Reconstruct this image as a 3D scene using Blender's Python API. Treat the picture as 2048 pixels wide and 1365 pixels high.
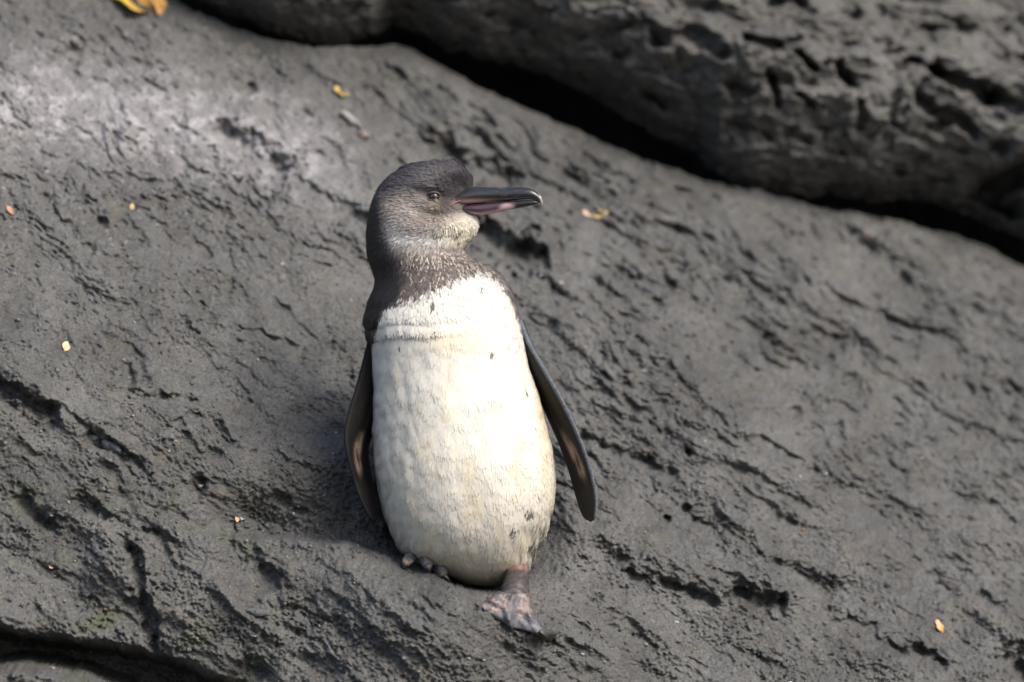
import bpy, math, random
import numpy as np
from mathutils import Vector, Matrix

random.seed(7)
rng = np.random.default_rng(11)
scene = bpy.context.scene
for o in list(bpy.data.objects):
    bpy.data.objects.remove(o)

# ------------------------------------------------------------------ camera, sky, sun, exposure
S = 0.00064           # metres per photo pixel at the penguin's distance
D = 8.0               # camera to penguin
ZC = (1180 - 682.5) * S

cam_d = bpy.data.cameras.new('camera')
cam = bpy.data.objects.new('camera', cam_d)
scene.collection.objects.link(cam)
cam.location = (0, -D, ZC)
cam.rotation_euler = (math.radians(90), 0, 0)
cam_d.sensor_width = 36
cam_d.lens = 36 * D / (2048 * S)
cam_d.clip_start = 0.1
cam_d.clip_end = 500
cam_d.dof.use_dof = True
cam_d.dof.focus_distance = D - 0.07
cam_d.dof.aperture_fstop = 2.7
cam_d.dof.aperture_blades = 9
scene.camera = cam

SUN_EL, SUN_AZ = math.radians(46), math.radians(50)   # azimuth: to the right of the viewing direction, on the camera's side
sdir = Vector((math.sin(SUN_AZ) * math.cos(SUN_EL), -math.cos(SUN_AZ) * math.cos(SUN_EL), math.sin(SUN_EL)))
world = bpy.data.worlds.new('World')
scene.world = world
world.use_nodes = True
wn = world.node_tree
bg = wn.nodes['Background']
sky = wn.nodes.new('ShaderNodeTexSky')
sky.sky_type = 'NISHITA'
sky.sun_disc = False
sky.sun_elevation = SUN_EL
sky.sun_rotation = math.atan2(sdir.x, sdir.y)
wn.links.new(sky.outputs[0], bg.inputs['Color'])
bg.inputs['Strength'].default_value = 0.095
sky.dust_density = 4.0
sky.ozone_density = 0.6
sun_d = bpy.data.lights.new('sun', 'SUN')
sun_d.energy = 1.5
sun_d.angle = math.radians(36)
sun_d.color = (1.0, 0.94, 0.85)
sun = bpy.data.objects.new('sun', sun_d)
scene.collection.objects.link(sun)
sun.rotation_euler = sdir.to_track_quat('Z', 'Y').to_euler()
scene.view_settings.view_transform = 'Standard'
scene.view_settings.look = 'None'
scene.view_settings.gamma = 1
scene.view_settings.use_curve_mapping = False
scene.view_settings.exposure = 1.2
scene.cycles.max_bounces = 6

# ------------------------------------------------------------------ helpers
def tag(o, label=None, cat=None, group=None, kind=None):
    if label: o['label'] = label
    if cat: o['category'] = cat
    if group: o['group'] = group
    if kind: o['kind'] = kind
    return o

def mesh_obj(name, V, F, mat, parent=None, smooth=True, color=None, tris=False):
    V = np.asarray(V, dtype=np.float32).reshape(-1, 3)
    me = bpy.data.meshes.new(name)
    if isinstance(F, np.ndarray):
        k = F.shape[1]
        me.vertices.add(len(V)); me.vertices.foreach_set('co', V.ravel())
        me.loops.add(F.size); me.loops.foreach_set('vertex_index', F.astype(np.int32).ravel())
        me.polygons.add(len(F)); me.polygons.foreach_set('loop_start', np.arange(0, F.size, k, dtype=np.int32))
        me.update(calc_edges=True)
    else:
        me.from_pydata([tuple(map(float, v)) for v in V], [], F)
    me.validate()
    if smooth:
        me.polygons.foreach_set('use_smooth', np.ones(len(me.polygons), dtype=bool))
    if color is not None:
        a = me.color_attributes.new('tint', 'FLOAT_COLOR', 'POINT')
        c = np.ones((len(V), 4), dtype=np.float32); c[:, :3] = np.asarray(color)[:, :3]
        a.data.foreach_set('color', c.ravel())
    me.materials.append(mat)
    o = bpy.data.objects.new(name, me)
    scene.collection.objects.link(o)
    if parent is not None:
        o.parent = parent
        o.matrix_parent_inverse = Matrix.Translation(-Vector(parent.location))
    return o

def empty(name, loc):
    o = bpy.data.objects.new(name, None)
    scene.collection.objects.link(o)
    o.location = loc
    o.empty_display_size = 0.05
    return o

def grid_faces(nr, nc, wrap=False):
    r = np.arange(nr - 1)[:, None]
    c = np.arange(nc if wrap else nc - 1)[None, :]
    c2 = (c + 1) % nc
    return np.stack([r * nc + c, r * nc + c2, (r + 1) * nc + c2, (r + 1) * nc + c], -1).reshape(-1, 4)

def sstep(a, b, x):
    t = np.clip((x - a) / (b - a), 0, 1)
    return t * t * (3 - 2 * t)

_perm = {}
def _tab(seed):
    if seed not in _perm:
        r = np.random.default_rng(seed)
        p = r.permutation(256)
        g = r.uniform(0, 2 * np.pi, 256)
        _perm[seed] = (np.concatenate([p, p]), np.cos(g), np.sin(g), r.random(256), r.random(256))
    return _perm[seed]

def perlin(x, y, seed=0):
    p, gc, gs, _, _ = _tab(seed)
    xf = np.floor(x); yf = np.floor(y)
    xi = xf.astype(np.int64) & 255; yi = yf.astype(np.int64) & 255
    fx = x - xf; fy = y - yf
    u = fx * fx * fx * (fx * (fx * 6 - 15) + 10); v = fy * fy * fy * (fy * (fy * 6 - 15) + 10)
    x1 = (xi + 1) & 255; y1 = (yi + 1) & 255
    h00 = p[p[xi] + yi]; h10 = p[p[x1] + yi]; h01 = p[p[xi] + y1]; h11 = p[p[x1] + y1]
    a = gc[h00] * fx + gs[h00] * fy
    b = gc[h10] * (fx - 1) + gs[h10] * fy
    c = gc[h01] * fx + gs[h01] * (fy - 1)
    d = gc[h11] * (fx - 1) + gs[h11] * (fy - 1)
    return ((a + u * (b - a)) * (1 - v) + (c + u * (d - c)) * v) * 1.5

def fbm(x, y, n=4, seed=0, gain=0.5, ridged=False):
    s = 0; a = 1; t = 0
    for i in range(n):
        q = perlin(x * 2.03 ** i + 17.3 * i, y * 2.03 ** i - 9.1 * i, seed + i)
        if ridged: q = 1 - 2 * np.abs(q)
        s = s + a * q; t += a; a *= gain
    return s / t

def worley(x, y, seed=0):
    p, _, _, jx, jy = _tab(seed)
    xf = np.floor(x); yf = np.floor(y)
    best = np.full(x.shape, 9.0)
    for dx in (-1, 0, 1):
        for dy in (-1, 0, 1):
            cx = xf + dx; cy = yf + dy
            h = p[p[cx.astype(np.int64) & 255] + (cy.astype(np.int64) & 255)]
            best = np.minimum(best, (cx + jx[h] - x) ** 2 + (cy + jy[h] - y) ** 2)
    return np.sqrt(best)

def seg_dist(px, py, pts):
    """distance to a polyline"""
    best = np.full(px.shape, 1e9)
    for (ax, ay), (bx, by) in zip(pts[:-1], pts[1:]):
        vx, vy = bx - ax, by - ay
        t = np.clip(((px - ax) * vx + (py - ay) * vy) / (vx * vx + vy * vy), 0, 1)
        best = np.minimum(best, np.hypot(px - ax - t * vx, py - ay - t * vy))
    return best

# ------------------------------------------------------------------ material helpers
def new_mat(name):
    m = bpy.data.materials.new(name); m.use_nodes = True
    nt = m.node_tree
    return m, nt, nt.nodes['Principled BSDF']

def tint_mat(name, rough=0.7, spec=0.4, bump=None, bump_scale=400, vary=0.0, vary_scale=200, coat=0, sss=0):
    m, nt, b = new_mat(name)
    at = nt.nodes.new('ShaderNodeAttribute'); at.attribute_name = 'tint'
    tc = nt.nodes.new('ShaderNodeTexCoord')
    col = at.outputs['Color']
    if vary:
        n = nt.nodes.new('ShaderNodeTexNoise'); n.inputs['Scale'].default_value = vary_scale; n.inputs['Detail'].default_value = 5
        nt.links.new(tc.outputs['Object'], n.inputs['Vector'])
        mr = nt.nodes.new('ShaderNodeMapRange'); mr.inputs[1].default_value = 0.3; mr.inputs[2].default_value = 0.7
        mr.inputs[3].default_value = 1 - vary; mr.inputs[4].default_value = 1 + vary
        nt.links.new(n.outputs['Fac'], mr.inputs[0])
        mx = nt.nodes.new('ShaderNodeVectorMath'); mx.operation = 'SCALE'
        nt.links.new(col, mx.inputs[0]); nt.links.new(mr.outputs[0], mx.inputs['Scale'])
        col = mx.outputs[0]
    nt.links.new(col, b.inputs['Base Color'])
    b.inputs['Roughness'].default_value = rough
    b.inputs['Specular IOR Level'].default_value = spec
    b.inputs['Coat Weight'].default_value = coat
    b.inputs['Coat Roughness'].default_value = 0.15
    if sss:
        b.inputs['Subsurface Weight'].default_value = sss
        b.inputs['Subsurface Scale'].default_value = 0.004
    if bump:
        n = nt.nodes.new('ShaderNodeTexNoise'); n.inputs['Scale'].default_value = bump_scale; n.inputs['Detail'].default_value = 6
        nt.links.new(tc.outputs['Object'], n.inputs['Vector'])
        bp = nt.nodes.new('ShaderNodeBump'); bp.inputs['Strength'].default_value = bump; bp.inputs['Distance'].default_value = 0.002
        nt.links.new(n.outputs['Fac'], bp.inputs['Height']); nt.links.new(bp.outputs[0], b.inputs['Normal'])
    return m

def rock_mat(name):
    m, nt, b = new_mat(name)
    N = nt.nodes.new; L = nt.links.new
    at = N('ShaderNodeAttribute'); at.attribute_name = 'tint'
    tc = N('ShaderNodeTexCoord')
    n1 = N('ShaderNodeTexNoise'); n1.inputs['Scale'].default_value = 260; n1.inputs['Detail'].default_value = 7; n1.inputs['Roughness'].default_value = 0.65
    L(tc.outputs['Object'], n1.inputs['Vector'])
    mr = N('ShaderNodeMapRange'); mr.inputs[1].default_value = 0.3; mr.inputs[2].default_value = 0.7; mr.inputs[3].default_value = 0.55; mr.inputs[4].default_value = 1.5
    L(n1.outputs['Fac'], mr.inputs[0])
    sc = N('ShaderNodeVectorMath'); sc.operation = 'SCALE'
    L(at.outputs['Color'], sc.inputs[0]); L(mr.outputs[0], sc.inputs['Scale'])
    # scattered pale mineral grains
    vo = N('ShaderNodeTexVoronoi'); vo.inputs['Scale'].default_value = 330
    L(tc.outputs['Object'], vo.inputs['Vector'])
    sx = N('ShaderNodeSeparateColor'); L(vo.outputs['Color'], sx.inputs[0])
    gt = N('ShaderNodeMath'); gt.operation = 'GREATER_THAN'; gt.inputs[1].default_value = 0.975; L(sx.outputs[0], gt.inputs[0])
    lt = N('ShaderNodeMath'); lt.operation = 'LESS_THAN'; lt.inputs[1].default_value = 0.42; L(vo.outputs['Distance'], lt.inputs[0])
    mu = N('ShaderNodeMath'); mu.operation = 'MULTIPLY'; L(gt.outputs[0], mu.inputs[0]); L(lt.outputs[0], mu.inputs[1])
    mu2 = N('ShaderNodeMath'); mu2.operation = 'MULTIPLY'; mu2.inputs[1].default_value = 0.55; L(mu.outputs[0], mu2.inputs[0])
    mix = N('ShaderNodeMix'); mix.data_type = 'RGBA'
    L(mu2.outputs[0], mix.inputs['Factor']); L(sc.outputs[0], mix.inputs[6]); mix.inputs[7].default_value = (0.21, 0.2, 0.19, 1)
    # pores
    vp = N('ShaderNodeTexVoronoi'); vp.inputs['Scale'].default_value = 210
    L(tc.outputs['Object'], vp.inputs['Vector'])
    sp_ = N('ShaderNodeSeparateColor'); L(vp.outputs['Color'], sp_.inputs[0])
    g2 = N('ShaderNodeMath'); g2.operation = 'GREATER_THAN'; g2.inputs[1].default_value = 0.86; L(sp_.outputs[1], g2.inputs[0])
    d2 = N('ShaderNodeMapRange'); d2.inputs[1].default_value = 0.16; d2.inputs[2].default_value = 0.40; d2.inputs[3].default_value = 1; d2.inputs[4].default_value = 0; L(vp.outputs['Distance'], d2.inputs[0])
    pm = N('ShaderNodeMath'); pm.operation = 'MULTIPLY'; L(g2.outputs[0], pm.inputs[0]); L(d2.outputs[0], pm.inputs[1])
    L(mix.outputs[2], b.inputs['Base Color'])
    b.inputs['Roughness'].default_value = 0.72
    b.inputs['Specular IOR Level'].default_value = 0.35
    n2 = N('ShaderNodeTexNoise'); n2.inputs['Scale'].default_value = 330; n2.inputs['Detail'].default_value = 5; n2.inputs['Roughness'].default_value = 0.6
    L(tc.outputs['Object'], n2.inputs['Vector'])
    hs = N('ShaderNodeMath'); hs.operation = 'SUBTRACT'; L(n2.outputs['Fac'], hs.inputs[0]); L(pm.outputs[0], hs.inputs[1])
    bp = N('ShaderNodeBump'); bp.inputs['Strength'].default_value = 0.85; bp.inputs['Distance'].default_value = 0.0024
    L(hs.outputs[0], bp.inputs['Height']); L(bp.outputs[0], b.inputs['Normal'])
    return m

# ------------------------------------------------------------------ the rock slope
A_, B_ = 0.72, -0.46        # slope: z = A*y + B*x

def ybase(x, z):
    y0 = (z - B_ * x) / A_
    k = 0.09
    soft = k * np.log1p(np.exp(np.clip(y0 / k, -40, 40)))         # steeper face below the penguin, even slope above
    return 0.66 * soft + 0.36 * y0 - 0.04

def design(x, z):
    """photo pixel a point of the base slope shows at: only used to look up where features sit"""
    p = 1 + ybase(x, z) / D
    return 1024 + x / (S * p), 682.5 - (z - ZC) / (S * p)

GROOVES = [  # points, half width (px), depth (m), sharpness
    ([(-60, 752), (0, 770), (45, 792), (92, 822)], 20, .050), ([(120, 815), (150, 835), (192, 870)], 8, .012),
    ([(185, 876), (235, 908), (280, 935)], 14, .028), ([(252, 735), (257, 778), (288, 795), (330, 798), (392, 801)], 9, .020),
    ([(465, 655), (520, 665), (562, 682), (604, 702)], 7, .012), ([(0, 350), (30, 366), (82, 396)], 11, .018),
    ([(110, 425), (150, 470), (182, 502)], 9, .012), ([(235, 425), (262, 455), (282, 486)], 10, .018),
    ([(370, 470), (395, 492), (420, 505)], 10, .014), ([(450, 505), (462, 560), (455, 580)], 7, .012),
    ([(455, 280), (505, 300), (560, 342)], 27, .055), ([(560, 345), (640, 392), (732, 442)], 12, .022),
    ([(405, 345), (440, 372), (470, 395)], 9, .012), ([(205, 352), (250, 355), (310, 372)], 12, .012),
    ([(640, 280), (670, 300), (690, 320)], 10, .014), ([(608, 222), (635, 242)], 9, .014),
    ([(855, 288), (905, 312), (962, 346), (1010, 362)], 24, .062),
    ([(950, 462), (1000, 498), (1065, 512)], 32, .085), ([(1110, 470), (1120, 500)], 12, .02),
    ([(1170, 878), (1232, 905), (1292, 925), (1345, 948)], 13, .030),
    ([(1198, 1098), (1228, 1122)], 20, .040), ([(1255, 1143), (1292, 1168)], 13, .028), ([(1335, 1168), (1380, 1182), (1425, 1200)], 13, .030),
    ([(1470, 1190), (1510, 1197), (1555, 1210)], 19, .055), ([(1560, 1132), (1605, 1156), (1660, 1178)], 16, .026),
    ([(1700, 1240), (1742, 1268), (1795, 1302)], 15, .026), ([(1835, 1302), (1882, 1325)], 13, .04), ([(2020, 1330), (2075, 1372)], 30, .06),
    ([(1860, 1150), (1905, 1180)], 12, .018), ([(1960, 1190), (2000, 1212)], 11, .02),
    ([(266, 1112), (280, 1170), (300, 1225), (306, 1292)], 13, .050),
    ([(455, 1096), (515, 1118), (548, 1162)], 15, .022), ([(150, 1002), (235, 1050), (250, 1082)], 18, .026),
    ([(40, 1005), (62, 1038), (95, 1052)], 16, .03), ([(290, 1062), (350, 1082), (362, 1108)], 10, .016),
    ([(1320, 545), (1350, 590), (1420, 620)], 14, .02), ([(1210, 545), (1290, 562)], 11, .016), ([(1490, 640), (1530, 668)], 14, .022),
    ([(1500, 520), (1560, 540)], 10, .015), ([(1340, 460), (1420, 480)], 12, .014), ([(1180, 330), (1260, 372)], 12, .016), ([(1360, 380), (1430, 402)], 8, .02),
    ([(1600, 650), (1680, 690)], 14, .02), ([(1700, 480), (1740, 500)], 12, .02), ([(1780, 640), (1840, 672), (1900, 668)], 13, .018),
    ([(1080, 560), (1130, 600), (1180, 612)], 13, .018), ([(1430, 700), (1475, 722)], 12, .014), ([(1640, 800), (1700, 830)], 14, .014),
    ([(1390, 1040), (1440, 1072)], 9, .010), ([(1010, 1290), (1075, 1345)], 9, .010), ([(1220, 1250), (1310, 1300)], 10, .010),
    ([(1480, 1300), (1560, 1340)], 10, .012), ([(650, 1180), (720, 1230)], 8, .006), ([(560, 1290), (600, 1262), (650, 1240)], 7, .008),
    ([(660, 690), (690, 720), (700, 760)], 11, .012),
]
DENTS = [  # cx, cy, rx, ry, rot deg, depth
    (395, 975, 13, 20, 20, .026), (388, 836, 18, 11, 10, .020), (358, 846, 12, 12, 0, .014), (430, 905, 14, 9, 10, .012), (600, 1025, 14, 9, 0, .010),
    (510, 1150, 60, 26, 25, .018), (500, 175, 12, 9, 0, .02), (150, 100, 16, 10, 0, .016), (205, 445, 10, 9, 0, .014), (245, 448, 9, 9, 0, .012),
    (560, 1000, 20, 12, 30, .010), (1375, 905, 7, 8, 0, .02), (1335, 1040, 9, 7, 0, .012), (1580, 1043, 12, 7, 20, .014), (1590, 830, 14, 12, 20, .014),
    (1660, 720, 12, 10, 0, .012), (1700, 755, 10, 10, 0, .012), (1370, 1015, 9, 11, 0, .016), (1335, 1035, 8, 6, 0, .01), (1810, 560, 14, 14, 0, .018),
    (1085, 1280, 26, 12, 0, .012), (500, 1350, 40, 30, 0, .03), (120, 1335, 30, 14, 40, .015), (640, 1330, 60, 20, 10, .014),
]
BUMPS = [
    (302, 764, 44, 28, 20, .014), (60, 770, 70, 22, 35, .018), (255, 893, 60, 14, 35, .012), (1085, 452, 55, 34, 15, .035), (1420, 880, 250, 130, 30, .05),
    (1400, 1140, 160, 40, 22, .02), (1540, 1165, 60, 22, 25, .018), (215, 1120, 48, 60, -10, .030), (110, 1010, 42, 28, 20, .018), (1082, 1262, 32, 14, 10, .010),
    (420, 1200, 150, 80, 10, .02), (560, 370, 110, 50, 30, .02), (520, 240, 170, 50, 25, .022), (1600, 560, 240, 60, 28, .03), (1000, 250, 250, 60, 25, .02),
    (1780, 1330, 90, 40, 30, .02), (770, 1190, 170, 70, 22, .012), (1900, 900, 300, 80, 25, .03), (1300, 700, 150, 60, 25, .018), (330, 600, 250, 70, 30, .018),
]

def rock_h(px, py):
    """relief of the slope (metres out of the face)"""
    th = math.radians(34)
    wx = px + 22 * fbm(px / 130, py / 130, 3, 50); wy = py + 22 * fbm(px / 130, py / 130, 3, 60)
    al = wx * math.cos(th) + wy * math.sin(th); ac = -wx * math.sin(th) + wy * math.cos(th)
    right = sstep(820, 1250, px + 0.35 * (600 - py)) * sstep(1150, 800, py)     # lumpy, ropy area right of the penguin
    upleft = sstep(620, 320, py) * (1 - right)
    lowl = sstep(900, 1080, py + 0.1 * (600 - px))
    h = .045 * fbm(al / 520, ac / 240, 3, 1) + .016 * fbm(al / 200, ac / 90, 3, 5)
    calm = .35 + 1.0 * sstep(-.25, .35, fbm(px / 230 + 3, py / 150, 3, 46))      # worn smooth here, broken there
    rd = fbm(al / 120, ac / 46, 3, 9, ridged=True)
    # layered shelves running down to the right, each with an undercut lower lip
    for per, amp, sd in ((150, .014, 341), (64, .005, 351)):
        q_ = ac / per + 1.1 * fbm(al / (per * 3.2), ac / (per * 1.6), 3, sd)
        f_ = q_ - np.floor(q_)
        on = sstep(-.1, .35, fbm(al / (per * 2.4) + 7, ac / (per * 1.2), 2, sd + 5))
        h += amp * on * np.where(f_ < .78, (f_ / .78) ** 1.4, 1 - sstep(.78, 1, f_))
    h += (.0075 + .006 * right) * calm * (rd - 0.2)
    h += (.0060 + .009 * right + .005 * upleft) * calm * fbm(al / 56, ac / 27, 3, 14, 0.55)
    h += (.0046 + .003 * upleft) * (.4 + .6 * calm) * fbm(al / 22, ac / 10, 3, 20, 0.6)
    rough = .6 + 1.0 * sstep(-.3, .4, fbm(px / 160, py / 110, 3, 44))
    h += .0026 * rough * fbm(al / 9.5, ac / 5.5, 2, 27)
    h += .0022 * rough * fbm(px / 6, py / 5, 2, 29)
    gr = .5 * worley(px / 13, py / 12, 30) + .5 * worley(px / 8, py / 8, 31)
    h += (.0022 + .0062 * lowl) * rough * (0.6 - gr)
    # pits
    pit = fbm(al / 46, ac / 24, 2, 33)
    h -= (.003 + .008 * right + .004 * upleft) * sstep(.18, .75, pit)
    pit2 = fbm(al / 24, ac / 15, 2, 36)
    h -= (.003 + .004 * right + .003 * upleft) * sstep(.25, .7, pit2)
    # wobble for the hand-placed shapes
    qx = px + 9 * fbm(px / 34, py / 34, 3, 70); qy = py + 9 * fbm(px / 34, py / 34, 3, 75)
    for pts, w, d in GROOVES:
        x0 = min(p[0] for p in pts) - 5 * w; x1 = max(p[0] for p in pts) + 5 * w
        y0 = min(p[1] for p in pts) - 5 * w; y1 = max(p[1] for p in pts) + 5 * w
        m = (px > x0) & (px < x1) & (py > y0) & (py < y1)
        if m.any():
            wv = w * (.95 + .9 * fbm(px[m] / 26, py[m] / 26, 3, 77))
            dd = seg_dist(qx[m], qy[m], pts)
            k = 1.15 * d * (.75 + .5 * fbm(px[m] / 40, py[m] / 40, 2, 79))
            # the upper side breaks off sharply, the lower side runs out gently
            below = sstep(-.5, .5, fbm(px[m] / 60, py[m] / 60, 1, 81))
            h[m] -= .8 * k * (1 - sstep(.15, 1.3 + .8 * below, dd / np.maximum(wv, 1.5)))
    for lst, sg in ((DENTS, -1), (BUMPS, 1)):
        for cx, cy, rx, ry, rot, d in lst:
            c, s_ = math.cos(math.radians(rot)), math.sin(math.radians(rot))
            m = (np.abs(px - cx) < 3 * max(rx, ry)) & (np.abs(py - cy) < 3 * max(rx, ry))
            if m.any():
                u = ((qx[m] - cx) * c + (qy[m] - cy) * s_) / rx; v = (-(qx[m] - cx) * s_ + (qy[m] - cy) * c) / ry
                r = np.sqrt(u * u + v * v)
                h[m] += sg * d * (1 - sstep(.45, 1.5, r) if sg < 0 else np.exp(-r * r))
    # shelf under the penguin's feet, and the pocket its back and tail hang over
    h += .135 * np.exp(-((px - 905) / 230) ** 2 - ((py - 1185) / np.where(py > 1185, 420, 75)) ** 2)
    h -= .13 * np.exp(-((px - 945) / 150) ** 4 - ((py - 1030) / 130) ** 4)
    # brow the penguin stands on: the rock behind it lies deeper
    cy = np.interp(px, [300, 450, 600, 700, 800, 850, 900, 960, 1000], [1060, 1078, 1084, 1092, 1120, 1132, 1168, 1184, 1184])
    up = cy + 5 * fbm(px / 40, py * 0, 2, 80) - py
    amt = sstep(330, 560, px) * sstep(1010, 940, px)
    h -= .065 * amt * sstep(0, 9, up) * sstep(150, 12, up)
    h -= .11 * np.exp(-((px - 945) / 62) ** 4) * sstep(-2, 7, up) * sstep(120, 30, up)
    # undercut along the bottom left
    uy = np.interp(px, [-400, 0, 150, 280, 360, 450, 560, 700, 900], [1215, 1243, 1268, 1290, 1312, 1350, 1385, 1440, 1500]) + 12 * fbm(px / 90, py * 0, 3, 85)
    dn = py - uy
    h -= .17 * sstep(0, 55, dn)
    fy = np.interp(px, [-400, 0, 60, 150, 240, 300, 420, 620], [1290, 1318, 1312, 1330, 1362, 1405, 1480, 1600]) + 8 * fbm(px / 60, py * 0, 3, 87)
    h += .24 * sstep(0, 30, py - fy)
    return h

def rock_y(x, z):
    px, py = design(x, z)
    return ybase(x, z) - rock_h(px, py)

def at(px, py, lift=0.0):
    """point of the rock face seen at a photo pixel, lifted off the face towards the viewer"""
    y = 0.0
    for _ in range(14):
        p = 1 + y / D
        x = (px - 1024) * S * p; z = ZC + (682.5 - py) * S * p
        y = 0.5 * y + 0.5 * float(rock_y(np.array([x]), np.array([z]))[0])
    return Vector((x, y - lift, z))

def rock_color(px, py, base=(.075, .076, .075)):
    n1 = fbm(px / 210, py / 210, 4, 100); n2 = fbm(px / 60, py / 60, 4, 110); n3 = fbm(px / 20, py / 14, 3, 118)
    v = 1 + .50 * n1 + .36 * n2 + .30 * n3
    c = np.stack([np.full(px.shape, b) for b in base], -1) * np.clip(v, .45, 2)[:, None]
    def blend(c, k, col):
        k = np.clip(k, 0, 1)[:, None]
        return c * (1 - k) + np.array(col) * k
    # pale dried film across the upper left
    band = np.exp(-((py - np.interp(px, [0, 300, 600, 800], [200, 240, 300, 420])) / 95) ** 2) * sstep(820, 520, px)
    c = blend(c, band * .62, (.23, .225, .235))
    sp = fbm(px / 34, py / 26, 4, 130, .6)
    c = blend(c, band * sstep(-.15, .5, sp) * .65, (.40, .395, .415))
    sp2 = fbm(px / 16, py / 12, 3, 134, .6)
    c = blend(c, np.exp(-((py - 240) / 220) ** 2) * sstep(900, 300, px) * sstep(.34, .5, sp2) * .6, (.38, .37, .36))
    c = blend(c, sstep(.42, .58, sp2) * .45, (.20, .19, .19))
    # green film low on the left, brown staining, bluish patches
    g = sstep(.08, .5, fbm(px / 110, py / 80, 3, 140))
    c = blend(c, g * sstep(850, 1150, py) * sstep(900, 200, px) * .7, (.070, .082, .046))
    c = blend(c, sstep(.22, .55, fbm(px / 90, py / 60, 3, 150)) * .35, (.098, .085, .066))
    c = blend(c, sstep(.2, .5, fbm(px / 70, py / 50, 3, 160)) * .3, (.080, .084, .094))
    c = blend(c, sstep(.42, .56, fbm(px / 26, py / 20, 3, 170)) * .4, (.12, .085, .058))
    return c

M_rock = rock_mat('grey_rock')

GAP_X = [-1400, 0, 360, 450, 530, 640, 800, 900, 1000, 1200, 1300, 1430, 1600, 1800, 1950, 2048, 2700, 3600]
GAP_Y = [-900, -180, 0, 46, 80, 92, 92, 138, 192, 280, 322, 366, 402, 442, 482, 530, 860, 1300]

def pt_on_slope(px, py):
    y = 0.0
    for _ in range(10):
        p = 1 + y / D
        x = (px - 1024) * S * p; z = ZC + (682.5 - py) * S * p
        y = .5 * y + .5 * float(ybase(np.array([x]), np.array([z]))[0])
    return x, z

def build_slope():
    gx = [pt_on_slope(a, b) for a, b in zip(GAP_X, GAP_Y)]
    tx = np.array([g[0] for g in gx]); tz = np.array([g[1] for g in gx])
    xs = np.concatenate([np.linspace(-2.2, -.86, 110, endpoint=False), np.linspace(-.86, -.73, 50, endpoint=False), np.arange(-.73, .77, .00158), np.linspace(.772, .92, 55, endpoint=False), np.linspace(.92, 2.2, 110)])
    zt = np.interp(xs, tx, tz) + .008 * fbm(xs / .10, xs * 0, 2, 91)
    vs = np.concatenate([np.linspace(-.75, -.16, 60, endpoint=False), np.linspace(-.16, -.01, 70, endpoint=False), np.linspace(-.01, 1, 670)])
    zb = ZC + (682.5 - 1365) * S * .97
    X = np.tile(xs, (len(vs), 1)); Z = zb + (zt - zb)[None, :] * vs[:, None]
    px, py = design(X.ravel(), Z.ravel())
    h = rock_h(px, py).reshape(X.shape)
    Y = ybase(X, Z) - h
    C = rock_color(px, py).reshape(X.shape + (3,))
    # grains also stand up off the ledges
    fx, fy_ = X.ravel() / S, Y.ravel() / S
    gz = (.0022 * fbm(fx / 9, fy_ / 9, 3, 870) + .0035 * fbm(fx / 30, fy_ / 30, 2, 875)).reshape(X.shape)
    Z = Z + gz
    # round the crest over and down into the cleft behind
    k = sstep(.955, 1.0, vs)[:, None]
    Y = Y + .035 * k * k
    rx, ry_, rz, rc = [], [], [], []
    for a in np.linspace(.12, 1, 22):
        ang = a * 1.75
        dy = .10 * math.sin(min(ang, 1.57)) + .55 * max(0, a - .35)
        dz = -.05 * (1 - math.cos(ang)) - .75 * max(0, a - .3) ** 1.3
        rx.append(xs); ry_.append(Y[-1] + dy + .012 * fbm(xs / .05, xs * 0 + a * 6, 3, 93)); rz.append(Z[-1] + dz); rc.append(C[-1])
    X = np.vstack([X, rx]); Y = np.vstack([Y, ry_]); Z = np.vstack([Z, rz]); C = np.concatenate([C, np.array(rc)])
    o = mesh_obj('rock_slope', np.stack([X, Y, Z], -1).reshape(-1, 3), grid_faces(*X.shape), M_rock, color=C.reshape(-1, 3))
    tag(o, 'sloping weathered grey rock face with pits and cracks under the penguin', kind='structure')
    return xs, zt

build_slope()

# ------------------------------------------------------------------ the overhanging rock, upper right
LIP_X = [-200, 250, 400, 450, 500, 560, 640, 690, 740, 780, 830, 900, 1000, 1100, 1190, 1250, 1300, 1400, 1440, 1500, 1600, 1700, 1800, 1900, 1950, 2000, 2048, 2200, 3000]
LIP_Y = [-330, -90, 2, 30, 48, 76, 84, 86, 76, 46, 64, 94, 126, 156, 190, 228, 256, 300, 346, 368, 382, 392, 402, 412, 424, 440, 462, 530, 950]

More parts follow.
